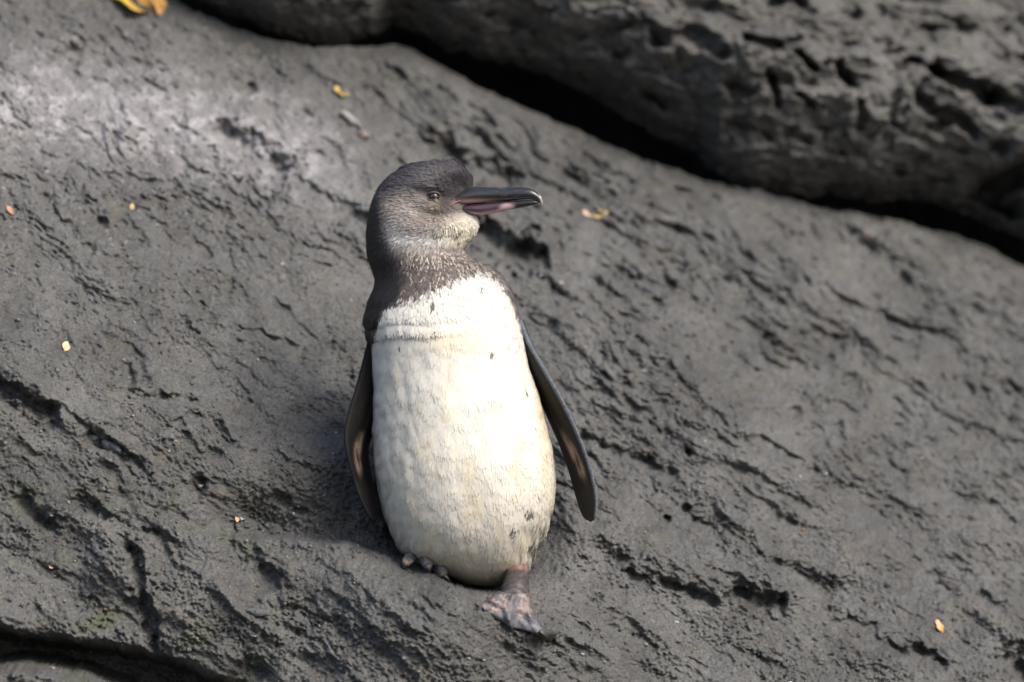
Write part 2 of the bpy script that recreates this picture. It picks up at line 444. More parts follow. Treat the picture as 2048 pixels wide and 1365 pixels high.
def overhang_h(px, py):
    wx = px + 30 * fbm(px / 120, py / 120, 3, 250); wy = py + 30 * fbm(px / 120, py / 120, 3, 260)
    h = .05 * fbm(wx / 420, wy / 260, 3, 201) + .034 * fbm(wx / 150, wy / 90, 4, 205, .55)
    h += .016 * (fbm(wx / 120, wy / 80, 3, 211, ridged=True) - .2)
    h += .012 * fbm(wx / 44, wy / 36, 4, 216, .6)
    h -= .034 * sstep(.22, .6, fbm(wx / 80, wy / 55, 2, 221))
    h -= .014 * sstep(.25, .55, fbm(wx / 34, wy / 28, 2, 224))
    for pts, w, d in [([(1310, 45), (1390, 30), (1440, 60)], 16, .03), ([(1500, 20), (1560, 55)], 13, .05), ([(1535, 110), (1552, 170)], 10, .04), ([(1600, 70), (1625, 95)], 11, .05),
                      ([(1680, 90), (1700, 125)], 14, .05), ([(1890, 95), (1960, 130), (2000, 150)], 20, .08), ([(1850, 165), (1880, 185)], 12, .05), ([(1900, 190), (1960, 225)], 15, .05),
                      ([(1720, 170), (1720, 220)], 10, .03), ([(1310, 190), (1330, 215)], 9, .03), ([(1590, 150), (1610, 175)], 9, .04), ([(2010, 140), (2050, 170)], 16, .06), ([(2075, 300), (2010, 345), (1985, 400), (2030, 420)], 34, .13), ([(1330, 330), (1400, 345), (1470, 362)], 14, .03)]:
        m = (np.abs(px - pts[0][0]) < 300) & (np.abs(py - pts[0][1]) < 250)
        if m.any():
            dd = seg_dist(wx[m] + 0, wy[m] + 0, pts)
            h[m] -= d * (1 - sstep(.3 * w, 1.4 * w, dd))
    return h

def build_overhang():
    # x columns in metres at the overhang's distance (about 0.9 m behind the penguin)
    P = 1 + .92 / D
    lx = (np.array(LIP_X) - 1024) * S * P; lz = ZC + (682.5 - np.array(LIP_Y)) * S * P
    xs = np.concatenate([np.linspace(-1.0, -.5, 50, endpoint=False), np.arange(-.5, .78, .0022), np.linspace(.78, 2.2, 90)])
    zl = np.interp(xs, lx, lz) + .010 * fbm(xs / .09, xs * 0, 2, 290)
    slope_y = ybase(xs, zl)
    yl = slope_y - .10                                   # the lip stands out over the slope
    rows = []
    # front face, from far above down to the lip
    for v in np.concatenate([np.linspace(1.0, .42, 60, endpoint=False), np.linspace(.42, 0, 260)]):
        zz = zl + v * 1.0
        # front face leans back as it rises, and rolls under at the lip
        yy = yl + .34 * v + .17 * np.exp(-v / .055) - .07 * np.exp(-((v - .16) / .10) ** 2)
        rows.append((xs, yy, zz))
    X = np.array([r[0] for r in rows]); Y = np.array([r[1] for r in rows]); Z = np.array([r[2] for r in rows])
    p = 1 + .92 / D
    px = 1024 + X / (S * p)
    seg = np.sqrt(np.diff(Y, axis=0) ** 2 + np.diff(Z, axis=0) ** 2)
    arc = np.vstack([np.cumsum(seg[::-1], axis=0)[::-1], np.zeros((1, X.shape[1]))])
    py = 682.5 - (zl[None, :] - ZC + arc - .06) / (S * p)
    h = overhang_h(px.ravel(), py.ravel()).reshape(X.shape)
    v = (Z - zl[None, :])
    Z = Z + .25 * h * (1 - sstep(.0, .10, v)) + (.006 * fbm(px.ravel() / 24, py.ravel() / 24, 3, 285)).reshape(X.shape)
    Y = Y - h * (.7 + .3 * sstep(-.0, .04, v)) - .012 * (1 - sstep(0, .03, v)) * fbm(px.ravel() / 30, py.ravel() / 30, 3, 280).reshape(X.shape)
    C = rock_color(px.ravel() + 3000, py.ravel() + 500, (.082, .081, .078)).reshape(X.shape + (3,))
    # underside: runs back into the dark, then a rear wall drops behind the slope's crest
    ex = [(.06, .004), (.16, .012), (.30, .02), (.46, .01), (.56, -.08), (.60, -.25), (.60, -.7)]
    ux = [X[-1]] * len(ex); uy = [Y[-1] + a for a, b in ex]; uz = [Z[-1] + b for a, b in ex]
    X = np.vstack([X, ux]); Y = np.vstack([Y, uy]); Z = np.vstack([Z, uz]); C = np.concatenate([C, np.array([C[-1]] * len(ex))])
    o = mesh_obj('overhanging_rock', np.stack([X, Y, Z], -1).reshape(-1, 3), grid_faces(*X.shape), M_rock, color=C.reshape(-1, 3))
    tag(o, 'rugged dark grey rock overhanging a black cleft at the upper right', kind='structure')

build_overhang()

# ground far below and around, out of the frame
gv = [(-60, -40, -1.2), (60, -40, -1.2), (60, 60, -1.2), (-60, 60, -1.2)]
g = mesh_obj('ground', gv, [(0, 1, 2, 3)], M_rock, color=np.full((4, 3), .05))
tag(g, 'dark grey rocky ground below the slope', kind='structure')

# ------------------------------------------------------------------ the penguin
penguin = empty('penguin', (-.04, 0, 0))
tag(penguin, 'young penguin with white belly and dark back standing on grey rock, head turned right', 'penguin')

def W(px, py, y=0.0):
    return np.array([(px - 1024) * S, y, ZC + (682.5 - py) * S])

# level table: py, left, right, front depth, back depth, y centre, exponent
LV = np.array([
    [324.5, 872, 884, .004, .004, .000, 2.0], [327, 842, 908, .014, .014, .000, 2.0], [332, 818, 921, .022, .022, .000, 2.0], [340, 799, 932, .030, .030, .000, 2.05], [352, 781, 941, .037, .037, .000, 2.1],
    [366, 766, 948, .043, .043, .000, 2.15], [382, 755, 951, .047, .047, .000, 2.15], [400, 746, 953, .0505, .050, .000, 2.15], [420, 739, 955, .053, .053, .000, 2.1], [440, 735, 957, .054, .055, .000, 2.05],
    [455, 733, 955, .054, .056, .000, 2.0], [470, 732, 947, .053, .057, .001, 2.0], [484, 732, 937, .053, .058, .002, 2.0], [496, 732, 931, .053, .059, .003, 2.0], [510, 733, 938, .055, .060, .004, 2.0],
    [524, 736, 965, .059, .064, .005, 2.0], [540, 741, 994, .064, .070, .006, 2.0], [558, 746, 1011, .070, .076, .007, 2.05], [576, 744, 1023, .077, .082, .008, 2.1], [600, 734, 1033, .085, .088, .008, 2.15],
    [625, 728, 1040, .091, .094, .008, 2.2], [650, 728, 1046, .095, .098, .007, 2.2], [680, 734, 1051, .099, .102, .006, 2.2], [710, 740, 1056, .102, .106, .005, 2.2], [750, 743, 1066, .106, .110, .003, 2.2],
    [800, 744, 1081, .112, .114, .000, 2.2], [850, 743, 1096, .117, .117, -.002, 2.2], [900, 744, 1108, .121, .119, -.004, 2.2], [950, 749, 1115, .123, .119, -.005, 2.2], [1000, 758, 1113, .121, .117, -.005, 2.2],
    [1040, 769, 1103, .116, .113, -.004, 2.2], [1075, 783, 1087, .107, .105, -.002, 2.15], [1100, 797, 1074, .097, .096, .000, 2.1], [1120, 820, 1062, .085, .085, .003, 2.1], [1138, 853, 1049, .070, .071, .006, 2.05],
    [1152, 885, 1036, .054, .056, .009, 2.0], [1163, 912, 1020, .036, .040, .012, 2.0], [1170, 935, 1002, .020, .024, .014, 2.0], [1173.5, 958, 982, .006, .008, .015, 2.0]])

def smooth_interp(xq, x, y):
    """monotone-ish cubic through the table"""
    m = np.gradient(y, x)
    i = np.clip(np.searchsorted(x, xq) - 1, 0, len(x) - 2)
    hh = x[i + 1] - x[i]; t = (xq - x[i]) / hh
    return ((2 * t ** 3 - 3 * t ** 2 + 1) * y[i] + (t ** 3 - 2 * t ** 2 + t) * hh * m[i] + (-2 * t ** 3 + 3 * t ** 2) * y[i + 1] + (t ** 3 - t ** 2) * hh * m[i + 1])

NL, NS = 300, 224
q = np.linspace(0, 1, NL)
lev = LV[0, 0] + (LV[-1, 0] - LV[0, 0]) * (q - .5 * np.sin(2 * np.pi * q) / (2 * np.pi) * 1.5)   # rings closer together at crown and belly bottom
lev = np.clip(lev, LV[0, 0], LV[-1, 0])
LV[3:-2, 1] += 3.0; LV[3:-2, 2] -= 3.0
LV[27:36, 2] -= np.array([0, 1, 2, 3, 4, 2, -2, -4, -3])
prm = [smooth_interp(lev, LV[:, 0], LV[:, k]) for k in range(1, 7)]
l_, r_, df, db, yc, ex = prm
th = np.linspace(0, 2 * np.pi, NS, endpoint=False)
ct, st = np.cos(th), np.sin(th)
e = 2 / ex[:, None]
cx = np.sign(ct)[None] * np.abs(ct)[None] ** e; sy = np.sign(st)[None] * np.abs(st)[None] ** e
PXb = ((l_ + r_) / 2)[:, None] + ((r_ - l_) / 2)[:, None] * cx
Yb = yc[:, None] + np.where(sy < 0, df[:, None] * sy, db[:, None] * sy)
PYb = np.repeat(lev[:, None], NS, 1)
# head is narrower towards the bill, fuller at the cheek
hd = sstep(500, 460, PYb) * sstep(870, 955, PXb)
Yb = Yb * (1 - .30 * hd - .36 * sstep(876, 930, PXb) * sstep(352, 380, PYb) * sstep(452, 425, PYb))

def body_relief():
    """soft lumps of plumage, metres outwards"""
    p, y_ = PXb.ravel(), PYb.ravel()
    front = (Yb.ravel() < yc.repeat(NS)).astype(float)
    h = .0026 * fbm(p / 70, y_ / 110, 3, 301) * sstep(560, 660, y_)
    h += .0034 * fbm(p / 46, y_ / 95, 3, 305) * sstep(690, 800, y_) * sstep(930, 800, p) * sstep(1160, 1080, y_)
    h += .0006 * fbm(p / 18, y_ / 46, 3, 309) * sstep(620, 700, y_)
    # scalloped rows across the upper breast
    wob = 15 * fbm(p / 44, y_ / 300, 3, 315) - .04 * (p - 760)
    for yy, amp in ((644, .0030), (671, .0036)):
        t = (y_ - yy - wob) / 24
        h += amp * np.where(t < 0, np.exp(-(t / .9) ** 2), np.exp(-(t / .16) ** 2)) * sstep(960, 830, p) * sstep(.9, .2, np.abs(t) / 2) * (0.6 + .6 * fbm(p / 24, y_ * 0 + yy, 2, 319))
    # brow over the eye, hollow in front of it, cheek
    def gb(cx_, cy_, sx, sy_, a, rot=0):
        c, s_ = math.cos(rot), math.sin(rot)
        u = ((p - cx_) * c + (y_ - cy_) * s_) / sx; v = (-(p - cx_) * s_ + (y_ - cy_) * c) / sy_
        return a * np.exp(-u * u - v * v)
    h += gb(866, 379, 26, 7, .0030, .12) + gb(868, 397, 17, 11, -.0050) + gb(905, 398, 18, 12, -.0035) + gb(830, 445, 50, 30, .004) + gb(868, 418, 26, 7, .0025, .1)
    h += gb(915, 455, 30, 22, .004)
    return (h * front).reshape(PXb.shape)

HB = body_relief()
Xb = (PXb - 1024) * S; Zb = ZC + (682.5 - PYb) * S
V0 = np.stack([Xb, Yb, Zb], -1)
dU = np.roll(V0, -1, 1) - np.roll(V0, 1, 1)
dV = np.gradient(V0, axis=0)
Nb = np.cross(dU, dV)
Nb /= np.linalg.norm(Nb, axis=-1, keepdims=True) + 1e-12
cen = np.stack([np.repeat(Xb.mean(1)[:, None], NS, 1), np.repeat(yc[:, None], NS, 1), Zb], -1)
flip = np.sign(((V0 - cen) * Nb).sum(-1).mean())
Nb *= flip
Vb = V0 + Nb * HB[..., None]
dU = np.roll(Vb, -1, 1) - np.roll(Vb, 1, 1); dV = np.gradient(Vb, axis=0)
Nb = np.cross(dU, dV) * flip; Nb /= np.linalg.norm(Nb, axis=-1, keepdims=True) + 1e-12

def lerp3(c, k, col):
    k = np.clip(k, 0, 1)[:, None]
    return c * (1 - k) + np.asarray(col) * k

def plumage(px, py, ny, rnd):
    """plumage colour; ny: how far the spot faces away from the breast, rnd: per-feather random in 0..1"""
    n = px.size
    w1 = fbm(px / 26, py / 26, 3, 401); w2 = fbm(px / 9, py / 12, 2, 407)
    back = np.tile([.026, .024, .025], (n, 1)) * (0.7 + .6 * rnd)[:, None]
    # white underparts
    wht = np.tile([.64, .615, .55], (n, 1))
    wht = lerp3(wht, sstep(900, 560, py), (.62, .605, .56))
    st = fbm(px / 46, py / 80, 3, 411)
    wht = lerp3(wht, sstep(-.05, .5, st) * sstep(620, 860, py) * .42, (.62, .53, .33))
    wht = lerp3(wht, np.exp(-((py - 675 + .02 * (px - 900)) / 22) ** 2) * sstep(820, 900, px) * sstep(1010, 940, px) * .45, (.64, .52, .28))
    wht = lerp3(wht, np.exp(-((px - np.interp(py, [700, 850, 950], [1060, 1085, 1088])) / 10) ** 2) * sstep(720, 790, py) * sstep(1010, 930, py) * .5, (.60, .47, .28))
    gm = fbm(px / 30, py / 55, 3, 415)
    wht = lerp3(wht, sstep(-.1, .45, gm) * sstep(980, 800, px) * sstep(620, 800, py) * .42, (.43, .415, .35))
    wht = lerp3(wht, sstep(1060, 1165, py) * .45, (.50, .45, .32))
    wht *= (0.91 + .15 * rnd)[:, None]
    # stray dark feathers on the white
    for sx, sy_, r in ((985, 703, 5), (1060, 1018, 8), (1031, 1056, 8), (868, 609, 6), (1049, 780, 4), (1066, 1086, 7), (1075, 1075, 5), (800, 690, 3), (960, 575, 3), (870, 660, 4)):
        k = np.exp(-(((px - sx) / r) ** 2 + ((py - sy_) / (1.3 * r)) ** 2))
        wht = lerp3(wht, (k > .35) * (rnd > .35) * .85, (.05, .04, .035))
    edge = np.interp(px, [720, 745, 765, 800, 850, 900, 940, 965, 990, 1010, 1025, 1035, 1046, 1060], [650, 622, 612, 606, 590, 566, 549, 547, 560, 584, 614, 640, 680, 690])
    lw = np.interp(py, [600, 620, 640, 660, 690, 700, 720], [790, 772, 760, 752, 746, 740, 690])
    kw = sstep(-9, 9, py - edge + 12 * w2 + 10 * (rnd - .5)) * sstep(-6, 6, px - lw + 9 * w2)
    kw *= sstep(.30, .05, ny)
    # neck band: dark brown with pale tips, paler upwards
    neck = np.tile([.088, .070, .064], (n, 1)) * (0.45 + 1.1 * rnd)[:, None]
    neck = lerp3(neck, sstep(745, 800, px) * 0.25, (.13, .105, .095))
    pale_p = np.interp(py, [470, 500, 530, 560, 600], [.70, .48, .26, .14, .10]) * sstep(765, 830, px)
    pale_p = pale_p + .25 * sstep(880, 980, px) * sstep(500, 540, py)
    sel = ((rnd * 7.31) % 1.0) < np.clip(pale_p + .25 * w2, 0, .9)
    neck = lerp3(neck, sel * (.25 + .6 * ((rnd * 3.7) % 1)), (.50, .46, .41))
    # mantle edge on the right shoulder: greyish brown
    mant = sstep(975, 1010, px) * sstep(500, 540, py)
    neck = lerp3(neck, mant * .5, (.11, .095, .10))
    # nape and neck side: nearly black
    nape = np.interp(py, [330, 400, 440, 500, 560, 600, 660], [706, 748, 760, 790, 806, 792, 752])
    kn = sstep(24, -12, px - nape + 14 * w1)
    body = lerp3(neck, kn, (.022, .019, .019))
    # head
    vr = (0.5 + 1.0 * ((rnd * 5.77) % 1.0))[:, None]
    head = np.tile([.080, .068, .067], (n, 1)) * vr
    crown = sstep(402, 380, py - .12 * (px - 830) + 8 * w1)
    head = lerp3(head, crown, np.array([.044, .041, .047]) * vr)
    chk = np.exp(-(((px - 812) / 56) ** 2 + ((py - 428) / 36) ** 2) ** 1.5)
    head = lerp3(head, chk * (.45 + .55 * rnd), np.array([.37, .325, .285]) * (.55 + .45 * vr))
    chk2 = np.exp(-(((px - 880) / 40) ** 2 + ((py - 446) / 17) ** 2))
    head = lerp3(head, chk2 * .7, (.24, .20, .175))
    low = np.exp(-((py - np.interp(px, [770, 800, 850, 900, 950], [462, 474, 480, 470, 452])) / 23) ** 2) * sstep(768, 800, px)
    head = lerp3(head, low * (.35 + .65 * rnd), (.78, .765, .74))
    chin = np.exp(-(((px - 925) / 36) ** 2 + ((py - 462) / 27) ** 2) ** 1.4)
    head = lerp3(head, chin * (.45 + .55 * rnd), (.78, .72, .56))
    dk = fbm(px / 11, py / 8, 2, 430)
    head = lerp3(head, sstep(.18, .42, dk) * sstep(440, 455, py) * sstep(840, 880, px) * .8, (.075, .06, .05))
    lore = np.exp(-(((px - 893) / 26) ** 2 + ((py - 396) / 17) ** 2) ** 1.5)
    head = lerp3(head, lore * .7, (.055, .048, .049))
    ring = np.exp(-(((px - 866) / 32) ** 2 + ((py - 404) / 20) ** 2) ** 2)
    head = lerp3(head, ring * .55, (.065, .055, .052))
    # pale spot in front of the gape
    head = lerp3(head, np.exp(-(((px - 880) / 8) ** 2 + ((py - 410) / 7) ** 2)) * .6, (.30, .25, .14))
    napeh = sstep(22, -10, px - np.interp(py, [325, 360, 400, 440, 480, 500], [690, 735, 762, 768, 772, 776]) + 12 * w1)
    head = lerp3(head, napeh, (.020, .018, .019))
    kh = sstep(508, 484, py + 8 * w1 + 14 * (rnd - .5))
    c = body * (1 - kh)[:, None] + head * kh[:, None]
    c = c * (1 - kw)[:, None] + wht * kw[:, None]
    kb = sstep(.12, .40, ny)
    c = c * (1 - kb)[:, None] + back * kb[:, None]
    return np.clip(c, .004, .9)

M_plume = tint_mat('plumage', rough=.62, spec=.35, bump=.2, bump_scale=900)
M_fea = tint_mat('feather', rough=.55, spec=.38)
cb = plumage(PXb.ravel(), PYb.ravel(), Nb[..., 1].ravel(), np.full(PXb.size, .5))
Fb = grid_faces(NL, NS, True)
Vflat = Vb.reshape(-1, 3)
top_c = Vflat[:NS].mean(0); bot_c = Vflat[-NS:].mean(0)
Vall = np.vstack([Vflat, top_c[None], bot_c[None]])
call = np.vstack([cb, cb[:1], cb[-1:]])
Flist = Fb.tolist()
nt_, nb_ = len(Vflat), len(Vflat) + 1
last = (NL - 1) * NS
Flist += [(i, nt_, (i + 1) % NS) for i in range(NS)] + [(last + i, last + (i + 1) % NS, nb_) for i in range(NS)]
body = mesh_obj('body', Vall, Flist, M_plume, penguin, color=call)

# plumage: small overlapping feather tips
def build_feathers():
    a = Vflat[Fb[:, 0]]; b = Vflat[Fb[:, 1]]; c = Vflat[Fb[:, 2]]; d = Vflat[Fb[:, 3]]
    area = .5 * np.linalg.norm(np.cross(c - a, d - b), axis=1)
    fpy = PYb.ravel()[Fb].mean(1); fny = Nb[..., 1].ravel()[Fb].mean(1)
    wgt = area * np.where(fny < .25, 1.0, .25) * np.where(fpy < 520, 2.6, 1.0)
    n = 135000
    idx = rng.choice(len(Fb), n, p=wgt / wgt.sum())
    u = rng.random(n)[:, None]; v = rng.random(n)[:, None]
    f = Fb[idx]
    bil = lambda A: (A[f[:, 0]] * (1 - u) * (1 - v) + A[f[:, 1]] * u * (1 - v) + A[f[:, 2]] * u * v + A[f[:, 3]] * (1 - u) * v)
    P = bil(Vflat); Nn = bil(Nb.reshape(-1, 3)); Nn /= np.linalg.norm(Nn, axis=1, keepdims=True)
    px = bil(PXb.reshape(-1, 1))[:, 0]; px = 1024 + P[:, 0] / S; py = 682.5 - (P[:, 2] - ZC) / S
    # keep bill base and eye free
    keep = ~((((px - 872) / 25) ** 2 + ((py - 394) / 15) ** 2 < 1) & (Nn[:, 1] < 0))
    beakb = (px > np.interp(py, [372, 380, 395, 408, 414, 420, 426, 432], [949, 928, 912, 901, 908, 925, 940, 956])) & (py > 372) & (py < 432)
    keep &= ~beakb
    P, Nn, px, py = P[keep], Nn[keep], px[keep], py[keep]
    n = len(P)
    rnd = rng.random(n)
    # flow: down the body; on the head away from the bill, over the crown to the nape
    flow = np.tile([0., 0., -1.], (n, 1))
    flow[:, 0] += -.10 * (px - 930) / 180 * sstep(620, 800, py) * -1
    hk = sstep(520, 455, py)[:, None]
    bx = (px - 950) * S; bz = -(py - 408) * S
    rad = np.stack([bx, np.zeros(n), bz], -1); rad /= np.linalg.norm(rad, axis=1, keepdims=True) + 1e-9
    rad[:, 0] -= .55; rad[:, 2] -= .25 * sstep(400, 450, py) - .0
    chin = (sstep(430, 450, py) * sstep(850, 910, px))[:, None]
    rad = rad * (1 - chin) + np.array([-.25, 0, -1]) * chin
    flow = flow * (1 - hk) + rad * hk
    ang = .30 * fbm(px / 24, py / 40, 2, 501) + rng.normal(0, .16, n)
    sx = np.cross(Nn, flow); flow = flow + sx * ang[:, None] * 1.2
    flow -= Nn * (flow * Nn).sum(1)[:, None]; flow /= np.linalg.norm(flow, axis=1, keepdims=True) + 1e-9
    side = np.cross(Nn, flow)
    headf = sstep(540, 470, py)
    belly = sstep(600, 700, py)
    crown = sstep(400, 380, py)
    Lg = (.0078 + .0014 * belly + .0004 * headf + .002 * crown) * rng.uniform(.7, 1.35, n)
    Wd = (.00098 + .00002 * belly - .00006 * headf) * rng.uniform(.75, 1.3, n)
    fringe = sstep(.45, .9, 1 - np.abs(Nn[:, 1])) * sstep(960, 1060, py) * sstep(985, 1050, px) * (.3 + .7 * sstep(-.1, .3, fbm(px / 9, py / 16, 2, 520)))
    tilt = (.12 - .02 * belly + .10 * headf) + rng.normal(0, .05, n) * (1 - .55 * belly) + .22 * fringe
    Lg = Lg * (1 + .9 * fringe)
    tilt = np.clip(tilt, .03, .5)
    col = plumage(px, py, Nn[:, 1], rnd)
    ts = np.array([0., .45, .85, 1.0]); ws = np.array([.7, 1., .62, .0])
    Vs = []; 
    for t, w in zip(ts, ws):
        cpt = P + flow * (Lg * t)[:, None] + Nn * (Lg * (tilt * t - .10 * t * t) + .0002 + .0006 * t * 0)[:, None]
        if w > 0:
            # slightly cambered across: the middle lies proud, edges lower
            Vs += [cpt - side * (Wd * w)[:, None], cpt + side * (Wd * w)[:, None]]
        else:
            Vs += [cpt]
    Vv = np.stack(Vs, 1)            # n,7,3
    shade = np.array([.93, .93, 1, 1, 1.05, 1.05, 1.08])
    Cc = np.clip(col[:, None, :] * shade[None, :, None], 0, .92)
    base = (np.arange(n) * 7)[:, None]
    T = np.concatenate([base + np.array([[0, 1, 3]]), base + np.array([[0, 3, 2]]), base + np.array([[2, 3, 5]]), base + np.array([[2, 5, 4]]), base + np.array([[4, 5, 6]])])
    o = mesh_obj('feathers', Vv.reshape(-1, 3), T, M_fea, penguin, color=Cc.reshape(-1, 3))
    tag(o, kind='stuff')

build_feathers()

# --- bill
def loft(st, y0, ysl, nseg=40, sup=2.2, keel=0.0):
    """stations (px, top, bottom, half width px) -> closed tube along +x"""
    st = np.array(st, float)
    xq = np.concatenate([np.linspace(st[0, 0], st[-2, 0], 60), np.linspace(st[-2, 0], st[-1, 0], 8)[1:]])
    t_, b_, w_ = [np.interp(xq, st[:, 0], st[:, k]) for k in (1, 2, 3)]
    for arr in (t_, b_, w_):
        arr[2:-6] = (arr[:-8] + arr[1:-7] + arr[2:-6] * 2 + arr[3:-5] + arr[4:-4]) / 6
    a = np.linspace(0, 2 * np.pi, nseg, endpoint=False)
    V = []; PX = []; PA = []
    for x, t, b, w in zip(xq, t_, b_, w_):
        c, s_ = np.cos(a), np.sin(a)
        yy = np.sign(c) * np.abs(c) ** (2 / sup) * w; zz = np.sign(s_) * np.abs(s_) ** (2 / sup)
        yy = yy * (1 - keel * np.clip(zz, 0, 1) ** 2)
        z = (t + b) / 2 - zz * (b - t) / 2
        yc_ = y0 + ysl * (x - 900)
        V.append(np.stack([(np.full(nseg, x) - 1024) * S, yc_ - yy * S, ZC + (682.5 - z) * S], -1)); PX.append(np.full(nseg, x)); PA.append(z)
    V = np.array(V); n = len(xq)
    F = grid_faces(n, nseg, True).tolist()
    F += [tuple(range(nseg))[::-1], tuple((n - 1) * nseg + i for i in range(nseg))]
    return V.reshape(-1, 3), F, np.array(PX).ravel(), np.array(PA).ravel()

Y0B, YSL = -.004, -.00008
M_bill = tint_mat('bill_horn', rough=.24, spec=.55, bump=.12, bump_scale=260, coat=.2)
up = [(888, 400, 417, 20), (905, 388, 414.5, 25), (922, 379, 412, 26), (945, 374.5, 409, 22), (980, 375.5, 405, 17), (1020, 376, 402.5, 13), (1048, 375.5, 400, 11), (1062, 378, 400, 9.5), (1072, 383, 402, 7.5), (1079, 390, 406, 5), (1083, 397, 410, 3), (1085, 403, 411, .6)]
V, F, bpx, bpy_ = loft(up, Y0B, YSL, keel=.45)
n = len(V)
c = np.tile([.016, .017, .020], (n, 1))
c = lerp3(c, np.exp(-(((bpx - 952) / 40) ** 2 + ((bpy_ - 404.5) / 4.5) ** 2)) * 1.0, (.46, .30, .27))
c = lerp3(c, np.exp(-(((bpx - 905) / 16) ** 2 + ((bpy_ - 409) / 7) ** 2)) * .8, (.30, .15, .14))
c = lerp3(c, sstep(.15, .5, fbm(bpx / 22 + bpy_ / 9, bpy_ / 3.2, 2, 601)) * sstep(960, 1000, bpx) * sstep(1060, 1035, bpx) * .5, (.11, .07, .075))
c = lerp3(c, sstep(1078, 1083, bpx + .25 * (400 - bpy_)) * .8, (.42, .40, .36))
mesh_obj('upper_bill', V, F, M_bill, penguin, color=c)
lo = [(880, 418, 421, 6), (905, 413.5, 423, 12), (925, 410.5, 427, 17.5), (945, 408.5, 430, 18), (962, 407, 431, 15.5), (985, 405, 428, 12), (1012, 403, 421.5, 10), (1038, 401.5, 417, 8.5), (1058, 401, 413, 6.5), (1070, 402, 410, 4), (1077, 404.5, 407.5, .8)]
V, F, bpx, bpy_ = loft(lo, Y0B, YSL, keel=.0)
n = len(V)
c = np.tile([.055, .032, .044], (n, 1))
c = lerp3(c, sstep(-.15, .25, fbm(bpx / 34, bpy_ / 4.5, 3, 611)) * .8, (.035, .022, .032))
c = lerp3(c, np.exp(-((bpy_ - np.interp(bpx, [930, 960, 990, 1020], [429, 430, 425, 414])) / 3.5) ** 2) * sstep(925, 945, bpx) * sstep(1030, 1010, bpx) * .9, (.48, .30, .31))
c = lerp3(c, np.exp(-(((bpx - 1014) / 14) ** 2 + ((bpy_ - 415) / 7) ** 2) ** 2) * .9, (.48, .36, .35))
c = lerp3(c, sstep(1028, 1036, bpx + .3 * (410 - bpy_)), (.013, .013, .015))
c = lerp3(c, sstep(935, 905, bpx) * .6, (.05, .03, .035))
mesh_obj('lower_bill', V, F, M_bill, penguin, color=c)

def body_front(px, py):
    """point and normal on the breast side of the body at a photo pixel"""
    m = Nb[..., 1] < .1
    dd = np.hypot(PXb - px, PYb - py) + (~m) * 1e6
    i = np.unravel_index(np.argmin(dd), dd.shape)
    return Vector(Vb[i]), Vector(Nb[i])

def tube(pts, rad, nseg=12, caps=True):
    """skinned tube through points"""
    pts = [Vector(p) for p in pts]; V = []; n = len(pts)
    for i, p in enumerate(pts):
        d = (pts[min(i + 1, n - 1)] - pts[max(i - 1, 0)]).normalized()
        ref = Vector((0, 0, 1)) if abs(d.z) < .9 else Vector((0, 1, 0))
        u = d.cross(ref).normalized(); w = d.cross(u)
        for k in range(nseg):
            a = 2 * math.pi * k / nseg
            V.append(p + (u * math.cos(a) + w * math.sin(a)) * rad[i])
    F = [(i * nseg + k, i * nseg + (k + 1) % nseg, (i + 1) * nseg + (k + 1) % nseg, (i + 1) * nseg + k) for i in range(n - 1) for k in range(nseg)]
    if caps:
        F += [tuple(range(nseg))[::-1], tuple((n - 1) * nseg + k for k in range(nseg))]
    return V, F

def resample(pts, rad, n):
    pts = np.array([tuple(p) for p in pts], float); rad = np.array(rad, float)
    t = np.linspace(0, 1, len(pts)); tq = np.linspace(0, 1, n)
    out = [smooth_interp(tq, t, pts[:, k]) for k in range(3)]
    return [Vector(v) for v in np.stack(out, -1)], list(np.clip(smooth_interp(tq, t, rad), 1e-5, 1))

def flat_color(n, c): return np.tile(c, (n, 1))

M_skin = tint_mat('bare_skin', rough=.5, spec=.4, bump=.35, bump_scale=700, vary=.25, vary_scale=350)
# pink gape line where the bill meets the face
pts = [W(886, 419, body_front(886, 419)[0].y - .0006), W(898, 414, body_front(898, 414)[0].y - .0006), W(910, 406.5, min(body_front(910, 406.5)[0].y, -.0195)), W(924, 401.5, -.0200)]
pts, rad = resample(pts, [.0004, .0009, .0010, .0004], 16)
V, F = tube(pts, rad, 10)
mesh_obj('gape', V, F, M_skin, penguin, color=flat_color(len(V), (.20, .10, .09)))

# --- eye
def sphere(c, r, sc=(1, 1, 1), nu=24, nv=16):
    V = []; 
    for i in range(nv + 1):
        p = math.pi * i / nv
        for k in range(nu):
            a = 2 * math.pi * k / nu
            V.append((c[0] + r * sc[0] * math.sin(p) * math.cos(a), c[1] + r * sc[1] * math.cos(p), c[2] + r * sc[2] * math.sin(p) * math.sin(a)))
    return np.array(V), grid_faces(nv + 1, nu, True)
pe, ne = body_front(868, 396)
eye = empty('eye', pe)
eye.parent = penguin; eye.matrix_parent_inverse = Matrix.Translation(-Vector(penguin.location))
def part_of_eye(name, V, F, mat, **k):
    o = mesh_obj(name, V, F, mat, None, **k)
    o.parent = eye
    o.matrix_parent_inverse = eye.matrix_parent_inverse.copy() @ Matrix.Identity(4)
    # vertices are in world space: cancel both parents
    o.matrix_parent_inverse = Matrix.Translation(-Vector(pe))
    return o
M_eye = tint_mat('eye_wet', rough=.12, spec=.6, coat=.6)
ec = Vector(W(868.5, 395.5, pe.y + .0016))
R_E = .0072
V, F = sphere(ec, R_E)
dx = np.hypot(V[:, 0] - ec.x, V[:, 2] - ec.z) / R_E
col = flat_color(len(V), (.012, .010, .010))
col = lerp3(col, (dx < .70).astype(float), (.075, .060, .052))
col = lerp3(col, (dx < .52).astype(float), (.040, .033, .030))
col = lerp3(col, (dx < .30).astype(float), (.006, .006, .006))
